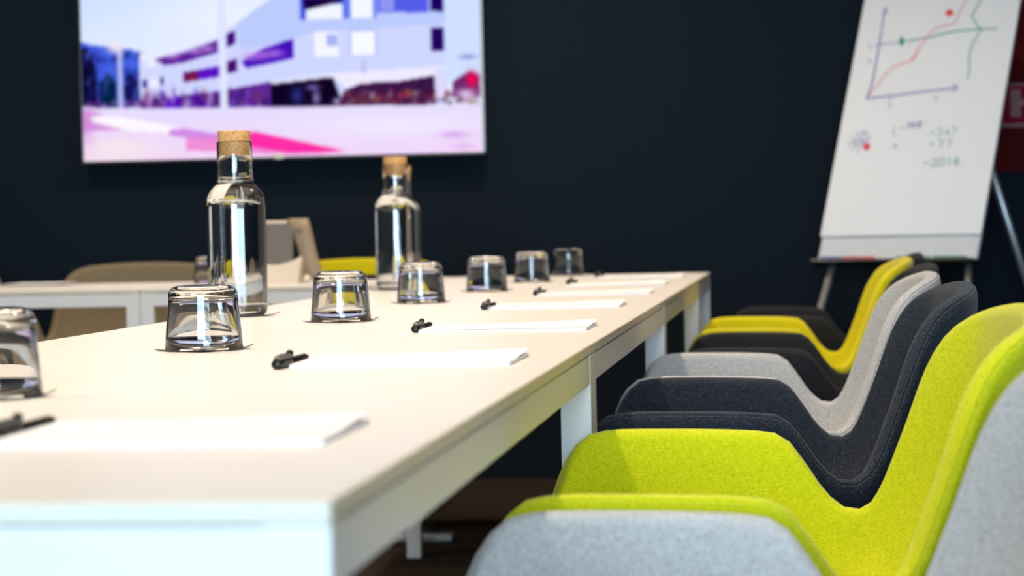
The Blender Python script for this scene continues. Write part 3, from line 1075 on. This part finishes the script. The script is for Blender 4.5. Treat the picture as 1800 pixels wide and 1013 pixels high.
bm = bmesh.new()
stroke(bm, [(1565, 10), (1557, 60), (1548, 110), (1540, 150), (1530, 175)], .0075)
stroke(bm, [(1561, 22), (1565, 10), (1570, 22)], .006)
stroke(bm, [(1528, 175), (1580, 173), (1640, 169), (1692, 167)], .0065)
stroke(bm, [(1684, 160), (1694, 167), (1684, 174)], .006)
stroke(bm, [(1546, 78), (1588, 77)], .0045)
for x, y in ((1536, 80), (1535, 108), (1571, 191), (1653, 184)):
    stroke(bm, [(x - 2, y - 5), (x + 3, y - 2), (x - 1, y + 5)], .004)
stroke(bm, [(1572, 172), (1573, 182)], .004)
obj('graph_axis', bm, INK['blue'], flip)['kind'] = 'stuff'
bm = bmesh.new()
for k in range(9):
    a = k * .7 + .3
    stroke(bm, [(1517 + 4 * math.cos(a), 253 + 4 * math.sin(a)), (1517 + 22 * math.cos(a), 253 + 20 * math.sin(a))], .0035)
stroke(bm, [(1515, 238), (1524, 234), (1532, 240), (1534, 250), (1528, 256), (1518, 250), (1512, 258), (1504, 250)], .0035)
write(bm, '(', 1577, 230, 8, 8, 0, .004)
write(bm, '-', 1592, 228, 7, 5, 0, .004)
write(bm, "HHB'", 1605, 222, 7, 6, 3, .004)
write(bm, 'A', 1579, 258, 6, 5, 0, .004)
obj('handwriting', bm, INK['blue'], flip)['kind'] = 'stuff'
bm = bmesh.new()
stroke(bm, [(1533, 170), (1550, 152), (1568, 130), (1580, 120), (1600, 114), (1615, 111), (1625, 92), (1640, 72), (1652, 58), (1670, 53), (1690, 50), (1702, 25), (1714, 2), (1722, -20)], .0055)
stroke(bm, [(1611, 112), (1618, 104), (1624, 92)], .010)
obj('red_line', bm, INK['pink'], flip)
bm = bmesh.new()
disc(bm, 1681.5, 30, 7, 6)
obj('red_dot', bm, INK['red'], flip)
bm = bmesh.new()
disc(bm, 1530, 262, 6, 6)
obj('red_dot', bm, INK['red'], flip)
bm = bmesh.new()
stroke(bm, [(1603, 75), (1640, 72), (1680, 65), (1720, 64), (1765, 66)], .0060)
stroke(bm, [(1740, -6), (1736, 14), (1721, 38), (1724, 48), (1736, 66), (1727, 80), (1718, 95), (1714, 115), (1714, 135), (1711, 152)], .0055)
obj('green_line', bm, INK['green'], flip)
bm = bmesh.new()
disc(bm, 1595, 75, 5, 8)
obj('green_dot', bm, INK['green'], flip)
bm = bmesh.new()
write(bm, '-347', 1645, 238, 8, 6, 4, .004)
write(bm, '-77', 1642, 259, 9, 6, 6, .004)
write(bm, '-2018', 1632, 291, 9, 6.5, 4, .0045)
obj('handwriting', bm, INK['green'], flip)['kind'] = 'stuff'

# markers in the tray: each a thing of its own
for i, (uu, cc, lab) in enumerate(((.020, 'blue', 'blue board marker at the left end of the flipchart tray'), (.105, 'red', 'red board marker lying in the flipchart tray'),
                                   (.300, 'teal', 'teal board marker in the middle of the flipchart tray'), (.425, 'green', 'green board marker at the right of the flipchart tray'))):
    mk = thing('marker', lab, 'marker', (0, 0, 0), 0, 'markers in the flipchart tray')
    mk.matrix_world = fm @ Matrix.Translation((uu, -.0035, .0115)) @ Matrix.Rotation(math.pi / 2, 4, 'Y')
    obj('marker_barrel', lathe(bmesh.new(), [(0, .045), (.0078, .045), (.0078, .110), (.0065, .114), (0, .114)], 14), M_marker[cc], mk, True)
    obj('cap', lathe(bmesh.new(), [(0, 0), (.0070, 0), (.0083, .002), (.0083, .046), (0, .046)], 14), M_marker[cc], mk, True)

# ------------------------------------------------------------------ red poster on the far wall
PYW = FAR_Y - .004
t = thing('wall_poster', 'red wall poster with pale lettering, half hidden behind the flipchart', 'poster', (0, 0, 0))
boxobj('sheet', (.60, PYW, 1.045), (1.45, PYW + .0035, 2.05), M_red_sheet, t)
boxobj('printed_band', (.66, PYW - .0008, 1.205), (1.39, PYW, 1.345), M_red_band, t)
bm = bmesh.new()
for z0, z1 in ((1.197, 1.209), (1.338, 1.346)):
    box(bm, (.66, PYW - .0014, z0), (1.39, PYW - .0008, z1))
obj('border_line', bm, M_pale_print, t)
bm = bmesh.new()
box(bm, (.750, PYW - .0014, 1.232), (.784, PYW - .0008, 1.325))
box(bm, (.784, PYW - .0014, 1.270), (.806, PYW - .0008, 1.290))
box(bm, (.806, PYW - .0014, 1.232), (.838, PYW - .0008, 1.325))
obj('letter', bm, M_pale_print, t)
